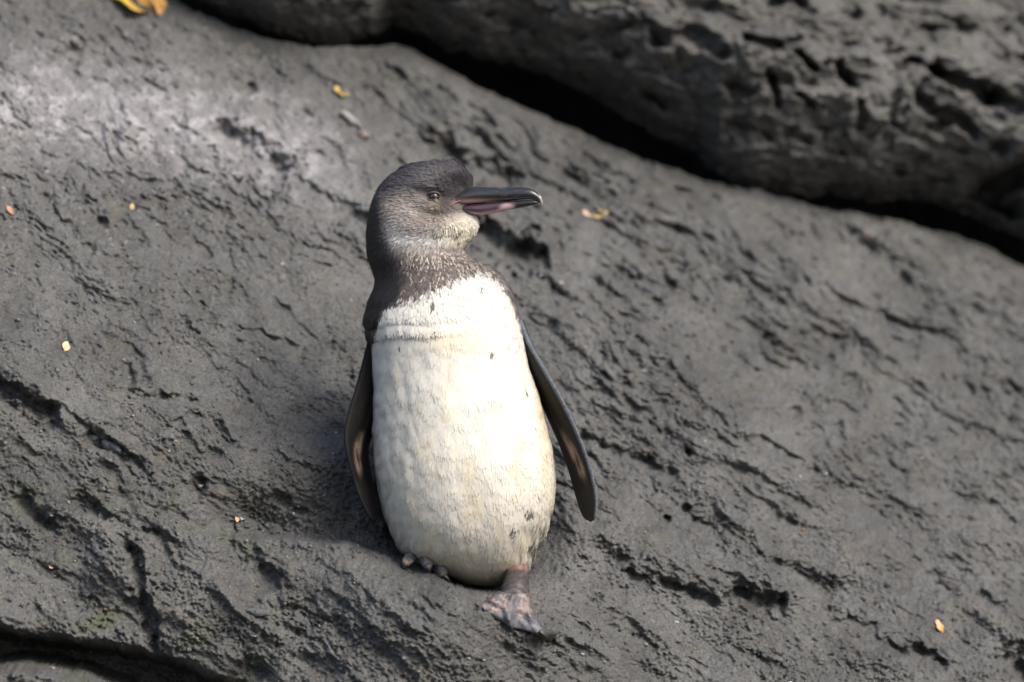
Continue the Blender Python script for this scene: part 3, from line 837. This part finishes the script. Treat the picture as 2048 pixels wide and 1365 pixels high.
part_of_eye('eyeball', V, F, M_eye, color=col)
def lid(name, a0, a1, ry, thick, lift):
    pts = []; rad = []
    for k in range(15):
        t = k / 14; a = a0 + (a1 - a0) * t
        pts.append(Vector((ec.x + .0088 * math.cos(a), pe.y - .0022 - lift * math.sin(math.pi * t), ec.z + ry * math.sin(a))))
        rad.append(thick * (.35 + .65 * math.sin(math.pi * t)))
    V, F = tube(pts, rad, 10)
    part_of_eye(name, V, F, M_skin, color=flat_color(len(V), (.075, .064, .063)))
lid('upper_eyelid', math.pi * .97, .03 * math.pi, .0056, .0014, .0026)
lid('lower_eyelid', math.pi * 1.03, 1.97 * math.pi, .0052, .0012, .0020)

# --- flippers
M_flip = tint_mat('flipper_skin', rough=.48, spec=.14, bump=.4, bump_scale=900, vary=.45, vary_scale=420)
def flipper(outer, inner, y_out, y_in, side):
    """blade between an outer (leading) and an inner (trailing) edge; lens-shaped section with a full leading edge"""
    nr, nc = 70, 36
    to = np.linspace(0, 1, len(outer)); ti = np.linspace(0, 1, len(inner)); t = np.linspace(0, 1, nr)
    o_ = np.array(outer, float); i_ = np.array(inner, float)
    O = np.stack([smooth_interp(t, to, o_[:, 0]), smooth_interp(t, to, o_[:, 1])], -1)
    I = np.stack([smooth_interp(t, ti, i_[:, 0]), smooth_interp(t, ti, i_[:, 1])], -1)
    # round tip
    end = sstep(.90, 1.0, t) ** 1.0
    M = (O + I) / 2; rt = np.sqrt(np.clip(1 - (np.clip(t - .93, 0, 1) / .07) ** 2, 0, 1))[:, None]
    O = M + (O - M) * rt; I = M + (I - M) * rt
    yo = smooth_interp(t, np.linspace(0, 1, len(y_out)), np.array(y_out, float)); yi = smooth_interp(t, np.linspace(0, 1, len(y_in)), np.array(y_in, float))
    V = []; C = []
    a = np.linspace(0, 2 * np.pi, nc, endpoint=False)
    for k in range(nr):
        po = W(O[k, 0], O[k, 1], yo[k]); pi_ = W(I[k, 0], I[k, 1], yi[k])
        ch = po - pi_; cl = np.linalg.norm(ch) + 1e-9
        nrm = np.array([-side * abs(ch[1]) if True else 0, -abs(ch[0]), 0.]); nrm /= np.linalg.norm(nrm) + 1e-9   # underside faces breast and viewer
        th_ = (.0085 * (1 - .55 * t[k]) * rt[k, 0]) + .0004
        for q_ in a:
            u = .5 + .5 * math.cos(q_)          # 1 at the leading edge
            prof = math.sin(q_) * (.55 + .45 * u)
            V.append(pi_ + ch * u - nrm * th_ * prof + ch / cl * 0)
            under = 1.0 if math.sin(q_) < .12 else 0.0
            px_, t_ = u, t[k]
            col = np.array([.008, .0075, .008])
            n_ = float(perlin(np.array([u * 3.1 + 5]), np.array([t_ * 13.0]), 620)[0])
            # fleshy patch in the middle of the underside, with streaks
            patch = math.exp(-(((t_ - .62) / .12) ** 2 + ((u - .62 - .9 * (t_ - .62)) / .15) ** 2) ** 2.2) * under
            col = col + (np.array([.27, .20, .15]) - col) * min(1, max(0, patch * (1 + 1.1 * n_ + .9 * float(perlin(np.array([u * 11.0 - t_ * 7]), np.array([t_ * 4.0]), 626)[0]))))
            streak = math.exp(-((u - .42) / .05) ** 2) * math.exp(-((t_ - .38) / .22) ** 2) * under
            col = col + (np.array([.09, .075, .05]) - col) * .4 * streak
            up_ = math.exp(-((u - .72) / .22) ** 2) * math.exp(-((t_ - .25) / .22) ** 2) * under
            col = col + (np.array([.04, .036, .03]) - col) * .7 * up_
            tipk = max(0, min(1, (t_ - .74) / .06)) * under
            col = col + (np.array([.024, .022, .022]) - col) * tipk * .7
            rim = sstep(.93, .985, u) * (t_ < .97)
            col = col + (np.array([.10, .115, .14]) - col) * rim * (side > 0)  # sky reflection along the right flipper's leading edge, painted into its colour
            C.append(col)
    V = np.array(V); F = grid_faces(nr, nc, True).tolist()
    F += [tuple(range(nc))[::-1], tuple((nr - 1) * nc + i for i in range(nc))]
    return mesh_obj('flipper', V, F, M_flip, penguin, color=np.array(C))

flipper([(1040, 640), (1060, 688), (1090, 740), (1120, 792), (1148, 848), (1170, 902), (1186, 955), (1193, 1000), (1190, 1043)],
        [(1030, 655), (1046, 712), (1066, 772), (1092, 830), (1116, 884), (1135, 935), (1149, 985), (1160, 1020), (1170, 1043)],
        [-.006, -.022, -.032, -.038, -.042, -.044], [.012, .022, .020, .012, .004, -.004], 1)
flipper([(742, 672), (729, 722), (714, 775), (699, 824), (691, 864), (695, 905), (708, 955), (724, 1000), (745, 1042)],
        [(760, 680), (757, 735), (757, 790), (756, 835), (746, 866), (737, 905), (744, 955), (754, 1000), (762, 1038)],
        [-.004, -.024, -.040, -.050, -.050, -.046], [.014, .020, .012, .0, -.012, -.022], -1)

# --- tail, legs and feet
tail_v = []
for k in range(9):
    u = k / 8 - .5
    for (pyy, yy, wdt, th_) in ((1090, .085, 46, .014), (1130, .105, 50, .011), (1165, .112, 46, .007), (1182 - 6 * abs(u) * 2, .108, 42, .002)):
        tail_v += [W(952 + 2 * u * wdt, pyy, yy - th_ * (1 - 2.4 * u * u)), W(952 + 2 * u * wdt, pyy, yy + th_)]
tf = []
for k in range(8):
    for j in range(3):
        a = k * 8 + j * 2; b = (k + 1) * 8 + j * 2
        tf += [(a, b, b + 2, a + 2), (a + 1, a + 3, b + 3, b + 1)]
    tf += [(k * 8 + 6, (k + 1) * 8 + 6, (k + 1) * 8 + 7, k * 8 + 7), (k * 8, k * 8 + 1, (k + 1) * 8 + 1, (k + 1) * 8)]
for k in (0, 8):
    for j in range(3):
        a = k * 8 + j * 2
        tf += [(a, a + 2, a + 3, a + 1)]
mesh_obj('tail', tail_v, tf, M_flip, penguin, color=flat_color(len(tail_v), (.018, .016, .016)))

def foot_color(px, py):
    n1 = fbm(px / 11, py / 9, 3, 701); n2 = fbm(px / 5, py / 4, 2, 707)
    c = np.tile([.085, .085, .094], (px.size, 1)) * (1 + .45 * n2)[:, None]
    return c, n1

M_foot = tint_mat('foot_skin', rough=.45, spec=.5, bump=.5, bump_scale=520, vary=.3, vary_scale=500)

# right foot: shank, then a webbed foot laid down the rock
foot = empty('foot', Vector(W(1030, 1180, -.02)))
foot.parent = penguin; foot.matrix_parent_inverse = Matrix.Translation(-Vector(penguin.location))
def part_of(parent_obj, name, V, F, mat, **k):
    o = mesh_obj(name, V, F, mat, None, **k)
    o.parent = parent_obj
    o.matrix_parent_inverse = Matrix.Translation(-Vector(parent_obj.location))
    return o

def rock_depth(px, py):
    return float(at(px, py).y)

yr = rock_depth(1030, 1192)
sh = [W(1032, 1098, yr + .105), W(1034, 1125, yr + .080), W(1033, 1150, yr + .045), W(1030, 1177, yr + .004), W(1026, 1192, yr - .012), W(1024, 1206, yr - .004)]
pts, rad = resample(sh, [.016, .0145, .0150, .0172, .0178, .0120], 40)
for i in range(len(rad)):
    rad[i] *= 1 + .05 * math.sin(i * 2.4) * (1 if i > 14 else 0)
    f = (i - 25) / 1.3
    rad[i] += .0012 * math.exp(-f * f) - .0016 * math.exp(-((i - 28) / 1.2) ** 2)
V, F = tube(pts, rad, 28)
V = np.array([tuple(v) for v in V])
pxs = 1024 + V[:, 0] / S; pys = 682.5 - (V[:, 2] - ZC) / S
c, n1 = foot_color(pxs, pys)
c = lerp3(c, np.full(len(V), .85), (.036, .032, .032))
c = lerp3(c, sstep(1144, 1124, pys + 26 * n1) * .8, (.32, .175, .15))
c = lerp3(c, (sstep(.1, .35, fbm(pxs / 5, pys / 7, 2, 715)) * .5), (.11, .08, .078))
c = lerp3(c, sstep(1190, 1197, pys + 6 * n1) * .7, (.30, .20, .165))
c = lerp3(c, sstep(.15, .4, n1) * sstep(1140, 1160, pys) * .5, (.13, .11, .11))
part_of(foot, 'shank', V, F, M_foot, color=c)

def web_foot():
    nu, nv = 48, 34
    V0_, Cc = [], []
    grid = np.zeros((nv, nu, 3)); th_ = np.zeros((nv, nu))
    PXF = np.zeros((nv, nu)); PYF = np.zeros((nv, nu))
    for j in range(nv):
        v = j / (nv - 1)
        for i in range(nu):
            u = i / (nu - 1)
            top = np.array([np.interp(u, [0, .5, 1], [997, 1028, 1057]), np.interp(u, [0, .5, 1], [1176, 1180, 1180])])
            bot = np.array([np.interp(u, [0, .10, .25, .42, .52, .62, .80, .93, 1.0], [962, 968, 985, 1008, 1020, 1030, 1052, 1078, 1088]),
                            np.interp(u, [0, .10, .25, .42, .52, .62, .80, .93, 1.0], [1200, 1213, 1222, 1236, 1247, 1247, 1252, 1262, 1256])])
            mid = top * (1 - v) + bot * v
            # right side sweeps out late, left side early
            mid[0] += (-10 * (1 - u) ** 2 + -6 * u ** 2) * math.sin(math.pi * v)
            mid[1] += 5 * (1 - u) * math.sin(math.pi * v)
            PXF[j, i], PYF[j, i] = mid
            toe = max(math.exp(-((u - .07) / .09) ** 2), math.exp(-((u - .50) / .10) ** 2), math.exp(-((u - .93) / .09) ** 2))
            knuckle = 1 + .35 * math.sin(v * 9 + u * 4) * toe
            edge = math.sqrt(max(0, 1 - abs(2 * u - 1) ** 6)) * math.sqrt(max(0, 1 - max(0, (v - .8) / .2) ** 3))
            th_[j, i] = (.0022 + (.0075 * toe * knuckle) + .009 * (1 - v) ** 2) * edge + .0003
    # rest on the rock: depth sampled on a coarse net, smoothed
    ky = np.array([[rock_depth(PXF[j, i], PYF[j, i]) for i in range(0, nu, 3)] for j in range(0, nv, 3)])
    kp = np.pad(ky, 1, mode='edge')
    mn = np.min([kp[a:a + ky.shape[0], b:b + ky.shape[1]] for a in range(3) for b in range(3)], axis=0)
    kp = np.pad(mn, 1, mode='edge')
    mn = np.min([kp[a:a + ky.shape[0], b:b + ky.shape[1]] for a in range(3) for b in range(3)], axis=0)
    ky = .7 * mn + .3 * mn.mean()
    jj = np.linspace(0, ky.shape[0] - 1, nv); ii = np.linspace(0, ky.shape[1] - 1, nu)
    tmp = np.array([np.interp(ii, np.arange(ky.shape[1]), r) for r in ky]); dep = np.array([np.interp(jj, np.arange(ky.shape[0]), tmp[:, k]) for k in range(nu)]).T
    dep -= .006
    front = np.zeros((nv, nu, 3)); back = np.zeros((nv, nu, 3))
    for j in range(nv):
        for i in range(nu):
            front[j, i] = W(PXF[j, i], PYF[j, i], dep[j, i] - th_[j, i]); back[j, i] = W(PXF[j, i], PYF[j, i], dep[j, i] + .014)
    V = np.concatenate([front.reshape(-1, 3), back.reshape(-1, 3)])
    F = grid_faces(nv, nu).tolist(); o_ = nv * nu
    F += [tuple(o_ + k for k in f[::-1]) for f in grid_faces(nv, nu).tolist()]
    rim = [(0, i) for i in range(nu)] + [(j, nu - 1) for j in range(1, nv)] + [(nv - 1, i) for i in range(nu - 2, -1, -1)] + [(j, 0) for j in range(nv - 2, 0, -1)]
    idx = [j * nu + i for j, i in rim]
    F += [(idx[k], o_ + idx[k], o_ + idx[(k + 1) % len(idx)], idx[(k + 1) % len(idx)]) for k in range(len(idx))]
    p, y_ = PXF.ravel(), PYF.ravel()
    c, n1 = foot_color(p, y_)
    c = lerp3(c, sstep(.16, .42, n1 + .5 * np.exp(-(((p - 1000) / 22) ** 2 + ((y_ - 1200) / 12) ** 2)) + .55 * np.exp(-(((p - 1048) / 14) ** 2 + ((y_ - 1205) / 30) ** 2)) - .55 * sstep(1215, 1240, y_) - .3 * np.exp(-(((p - 1025) / 9) ** 2 + ((y_ - 1205) / 14) ** 2))) * .62, (.31, .215, .18))
    c = lerp3(c, np.exp(-(((p - 1027) / 9) ** 2 + ((y_ - 1205) / 14) ** 2)) * .6, (.10, .09, .09))
    c = lerp3(c, sstep(1215, 1245, y_) * .5, (.13, .135, .17))
    c2 = np.vstack([c, c * .6])
    part_of(foot, 'web', V, F, M_foot, color=c2)
    return dep
dep = web_foot()

M_claw = tint_mat('claw_horn', rough=.35, spec=.5)
def claw(parent_obj, a, b, r):
    pts, rad = resample([a, (Vector(a) + Vector(b)) / 2 + Vector((0, -.0012, .0006)), b], [r, r * .7, r * .12], 10)
    V, F = tube(pts, rad, 10)
    part_of(parent_obj, 'claw', V, F, M_claw, color=flat_color(len(V), (.022, .018, .017)))
for (a, b), k_ in ((((970, 1206), (957, 1214)), (-1, 4)), (((1022, 1240), (1024, 1256)), (-1, 24)), (((1078, 1254), (1093, 1267)), (-1, 44))):
    ya = dep[k_] - .004; yb = dep[k_] - .004
    claw(foot, Vector(W(a[0], a[1], ya)), Vector(W(b[0], b[1], yb)), .0036)

# left foot: three toes hooked over the brow of the rock
foot2 = empty('foot', Vector(W(850, 1130, -.02)))
foot2.parent = penguin; foot2.matrix_parent_inverse = Matrix.Translation(-Vector(penguin.location))
def toe(pts_px, radii, pink, cl, fwd=0.0):
    ys = [rock_depth(850, 1150)] * 1
    base = rock_depth(pts_px[-1][0], pts_px[-1][1] + 6) - fwd
    n = len(pts_px)
    P3 = [W(p[0], p[1], base - .006 + .040 * (1 - k / (n - 1)) ** 1.4 - .006 * math.sin(math.pi * k / (n - 1))) for k, p in enumerate(pts_px)]
    pts, rad = resample(P3, radii, 26)
    for i in range(len(rad)): rad[i] *= 1 + .07 * math.sin(i * 1.9)
    V, F = tube(pts, rad, 18)
    V = np.array([tuple(v) for v in V])
    pxs = 1024 + V[:, 0] / S; pys = 682.5 - (V[:, 2] - ZC) / S
    c, n1 = foot_color(pxs, pys)
    c = lerp3(c, sstep(-.1, .3, n1) * pink, (.40, .30, .24))
    part_of(foot2, 'toe', V, F, M_foot, color=c)
    e_ = Vector(P3[-1])
    claw(foot2, e_ + Vector((0, -.002, .001)), Vector(W(cl[0], cl[1], base - .007)), .0042)
toe([(838, 1104), (828, 1109), (817, 1118), (811, 1128)], [.0078, .0074, .0066, .0042], .8, (808, 1140), .006)
toe([(850, 1108), (852, 1114), (856, 1123), (858, 1134)], [.0080, .0080, .0072, .0046], .35, (861, 1144), .014)
toe([(868, 1122), (876, 1130), (884, 1140), (889, 1150)], [.0080, .0082, .0080, .0050], .25, (902, 1161), .030)

# ------------------------------------------------------------------ fallen leaves and small litter
def leaf_mat(name):
    m = tint_mat(name, rough=.5, spec=.35, bump=.25, bump_scale=500, vary=.12, vary_scale=120)
    b = m.node_tree.nodes['Principled BSDF']
    b.inputs['Transmission Weight'].default_value = 0.0
    return m
M_leaf = leaf_mat('fallen_leaf')

def leaf(px, py, length, width, ang, col_a, col_b, label, curl=.35, fold=.35, lift=.004, name='leaf', wave=0.06, group='small leaves fallen on the rock', cat='leaf', pitch=0.0):
    """curled leaf blade with a midrib; length and width in metres, ang in the view plane"""
    p0 = at(px, py)
    nu, nv = 21, 13
    V = []; C = []
    ca, sa = math.cos(ang), math.sin(ang)
    for j in range(nu):
        t = j / (nu - 1); s_ = t - .5
        wv = width * .5 * (math.sin(math.pi * min(1, t * 1.02)) ** .75) * (1 - .25 * t) + .0003
        for i in range(nv):
            u = i / (nv - 1) * 2 - 1
            lx = s_ * length; ly = u * wv
            lz = curl * length * (.25 - s_ * s_) * -1 + fold * abs(u) ** 1.5 * wv + wave * width * math.sin(7 * t + 2.2 * u)
            ly *= 1 + (.22 if length > .014 else 0) * math.sin(11 * t + 3 * px) * abs(u)
            X_ = lx * ca - ly * sa; Zz = lx * sa + ly * ca
            nrm = Vector((.35, -.54, .77)); ex_ = Vector((1, 0, 0)); ex_ = (ex_ - nrm * ex_.dot(nrm)).normalized(); ez_ = nrm.cross(ex_)
            ez_ = -ez_ if ez_.z < 0 else ez_
            V.append(p0 + ex_ * X_ + ez_ * (Zz / max(.3, ez_.z)) + nrm * (lift + lz))
            k = min(1, max(0, t * 1.2 - .1 + .25 * math.sin(5 * u + 9 * t)))
            cc = np.array(col_a) * (1 - k) + np.array(col_b) * k
            if abs(u) < .09: cc = cc * .8
            if abs(u) > .9: cc = cc * .85
            C.append(cc)
    C = [c_ * .8 + .012 for c_ in C]
    n = nu * nv
    F = grid_faces(nu, nv).tolist()
    V2 = [v + Vector((0, .0006, -.0006)) for v in V]
    F += [tuple(n + k for k in f[::-1]) for f in grid_faces(nu, nv).tolist()]
    rim = list(range(nv)) + [j * nv + nv - 1 for j in range(1, nu)] + [(nu - 1) * nv + i for i in range(nv - 2, -1, -1)] + [j * nv for j in range(nu - 2, 0, -1)]
    F += [(rim[k], n + rim[k], n + rim[(k + 1) % len(rim)], rim[(k + 1) % len(rim)]) for k in range(len(rim))]
    V = [Vector(v) - p0 for v in V + V2]
    o = mesh_obj(name, V, F, M_leaf, None, color=np.array(C + C))
    o.location = p0
    # stalk as a part of the blade
    tag(o, label, cat, group)
    return o

lf = leaf(258, -4, .104, .056, math.radians(-8), (.74, .60, .05), (.60, .32, .07), 'large crumpled yellow leaf with orange tip lying at the top edge of the rock', curl=.2, fold=.3, lift=.006, wave=.12, group=None)
leaf(313, 18, .034, .022, math.radians(-80), (.62, .40, .12), (.60, .34, .16), 'small orange leaf hanging beside the large yellow leaf', curl=.3, fold=.4, lift=.010, group=None)
leaf(1188, 431, .040, .013, math.radians(17), (.62, .47, .38), (.66, .46, .07), 'curled pale pink and yellow leaf on the rock right of the bill', curl=.55, fold=.5, lift=.006, group=None)
leaf(681, 187, .022, .012, math.radians(-10), (.55, .40, .10), (.58, .42, .10), 'blurred dull yellow leaf on the rock above and left of the head', lift=.004, group=None)
leaf(131, 696, .0125, .0115, math.radians(70), (.70, .46, .24), (.74, .56, .34), 'tiny round tan petal on the rock at the left', curl=.1, fold=.15, lift=.003, name='petal', cat='petal', group=None)
leaf(473, 1041, .0085, .0055, math.radians(80), (.62, .38, .20), (.66, .44, .26), 'tiny tan petal on the rock left of the low flipper tip', lift=.003, name='petal', cat='petal', group=None)
leaf(1877, 1257, .016, .011, math.radians(-60), (.66, .42, .26), (.66, .38, .08), 'orange leaf scrap caught in the pitted rock at the lower right', lift=.004, name='leaf_scrap', cat='leaf', group=None)
leaf(102, 1136, .008, .006, math.radians(30), (.52, .32, .22), (.50, .30, .2), 'tiny pinkish leaf scrap beside the rough block at the lower left', lift=.003, name='leaf_scrap', cat='leaf', group=None)
leaf(263, 417, .0085, .007, math.radians(60), (.50, .36, .16), (.48, .34, .18), 'tiny yellowish petal stuck on the rock left of the head', lift=.003, name='petal', cat='petal', group=None)
leaf(19, 424, .013, .008, math.radians(-35), (.46, .26, .15), (.44, .26, .16), 'brownish orange leaf scrap at the left edge of the rock', lift=.003, name='leaf_scrap', cat='leaf', group=None)
leaf(1985, 8, .014, .010, math.radians(40), (.42, .36, .10), (.44, .36, .1), 'faint yellow leaf on the overhanging rock at the top right corner', lift=.1, name='leaf_scrap', cat='leaf', group=None)

def at_many(px, py):
    y = np.zeros(len(px))
    for _ in range(14):
        p = 1 + y / D
        x = (px - 1024) * S * p; z = ZC + (682.5 - py) * S * p
        y = .5 * y + .5 * rock_y(x, z)
    return np.stack([x, y, z], -1)

def build_grit():
    r = np.random.default_rng(77)
    n = 3600
    px = r.uniform(-60, 2110, n); py = r.uniform(60, 1420, n)
    dens = .35 + .65 * sstep(-.1, .4, fbm(px / 150, py / 110, 3, 640)) + .5 * sstep(900, 1150, py) * sstep(1100, 600, px)
    ok = (r.random(n) < dens) & (py > np.interp(px, GAP_X, GAP_Y) + 45) & ~((px > 770) & (px < 1120) & (py > 1090) & (py < 1285))
    px, py = px[ok], py[ok]; n = len(px)
    P = at_many(px, py)
    rad = .0011 + .0028 * r.random(n) ** 3
    base = np.array([(1, 0, 0), (0, 1, 0), (0, 0, 1), (-1, 0, 0), (0, -1, 0), (0, 0, -1)], float)
    tri = np.array([(0, 1, 2), (1, 3, 2), (3, 4, 2), (4, 0, 2), (1, 0, 5), (3, 1, 5), (4, 3, 5), (0, 4, 5)])
    ax = r.normal(size=(n, 3)); ax /= np.linalg.norm(ax, axis=1, keepdims=True)
    b2 = np.cross(ax, r.normal(size=(n, 3))); b2 /= np.linalg.norm(b2, axis=1, keepdims=True)
    b3 = np.cross(ax, b2)
    B = np.stack([ax, b2, b3], 1)
    V = np.einsum('vk,nkj->nvj', base, B) * (rad[:, None] * r.uniform(.6, 1.35, (n, 6)))[..., None] * np.array([1.15, .8, .9])
    V = V + P[:, None, :] + np.array([.0002, -.0010, .0006])
    k = r.random(n)
    C = np.where((k < .60)[:, None], np.array([.085, .085, .084]), np.where((k < .88)[:, None], np.array([.19, .185, .18]), np.where((k < .95)[:, None], np.array([.33, .325, .32]), np.array([.20, .13, .08]))))
    C = C * r.uniform(.7, 1.25, (n, 1))
    F = (np.arange(n) * 6)[:, None, None] + tri[None]
    o = mesh_obj('grit', V.reshape(-1, 3), F.reshape(-1, 3), M_rock, None, smooth=False, color=np.repeat(C, 6, 0))
    tag(o, 'fine pale and dark grit scattered over the rock', 'grit', kind='stuff')

build_grit()

def stone(px, py, r, sc, col, label, sink=.3, rot=0.0, seed=0, name='pebble', cat='pebble'):
    p0 = at(px, py)
    V, F = sphere((0, 0, 0), r, nu=20, nv=14)
    rr = np.random.default_rng(seed + 900)
    dirs = rr.normal(size=(9, 3)); dirs /= np.linalg.norm(dirs, axis=1, keepdims=True); off = rr.uniform(.62, .95, 9) * r
    for d_, o_ in zip(dirs, off):                      # chipped facets
        k = V @ d_ - o_
        V = V - np.clip(k, 0, None)[:, None] * d_[None]
    V = V * (1 + .22 * fbm(V[:, 0] / (r * .7) + seed, V[:, 2] / (r * .7) + V[:, 1] / r, 3, 960 + seed))[:, None]
    V = V * np.array(sc)
    c_, s_ = math.cos(rot), math.sin(rot)
    V = np.stack([V[:, 0] * c_ - V[:, 2] * s_, V[:, 1], V[:, 0] * s_ + V[:, 2] * c_], -1)
    nz = 1 + .25 * fbm(V[:, 0] / (r * .8) + seed, V[:, 2] / (r * .8), 3, 930 + seed)
    o = mesh_obj(name, V, F, M_rock, None, color=np.array(col)[None, :] * nz[:, None])
    o.location = p0 + Vector((.35, -.54, .77)) * r * min(sc) * (1 - 2 * sink)
    tag(o, label, cat)
    return o

stone(512, 1229, .019, (1.0, .35, .30), (.075, .082, .084), 'flat grey stone flake lying on the rock below the left flipper', rot=-.12, seed=1, name='stone_flake', cat='stone')
stone(1735, 476, .011, (1, .8, .8), (.17, .14, .12), 'pale brownish pebble on the slope below the cleft at the right', seed=2)
stone(222, 898, .012, (1.3, .6, .7), (.11, .115, .13), 'bluish grey stone chip over the slanting crack at the left', rot=-.6, seed=3, name='stone_chip', cat='stone')
stone(186, 878, .006, (1.2, .8, .7), (.17, .22, .22), 'tiny pale greenish stone chip at the upper end of the slanting crack', seed=4, name='stone_chip', cat='stone')
stone(1375, 903, .006, (1, 1, 1.1), (.045, .042, .020), 'small mossy brown pebble on the swell right of the flipper', seed=5)
stone(1118, 572, .006, (1, 1, 1), (.22, .21, .20), 'small white pebble on the rock right of the shoulder', seed=6)
stone(724, 275, .009, (1, .8, .9), (.21, .175, .15), 'pale pinkish pebble on the rock above the head', seed=7)
stone(700, 245, .016, (1.6, .6, .45), (.24, .235, .225), 'long pale stone chip below the dull yellow leaf', rot=-.7, seed=8, name='stone_chip', cat='stone')
stone(1898, 1172, .014, (1.3, .6, .6), (.085, .080, .080), 'smooth grey pebble set in the rock at the lower right', rot=-.5, seed=9)
stone(1081, 1270, .014, (1.4, .7, .7), (.050, .050, .046), 'crumbly grey stone just below the right foot', rot=-.2, seed=11, name='stone', cat='stone')
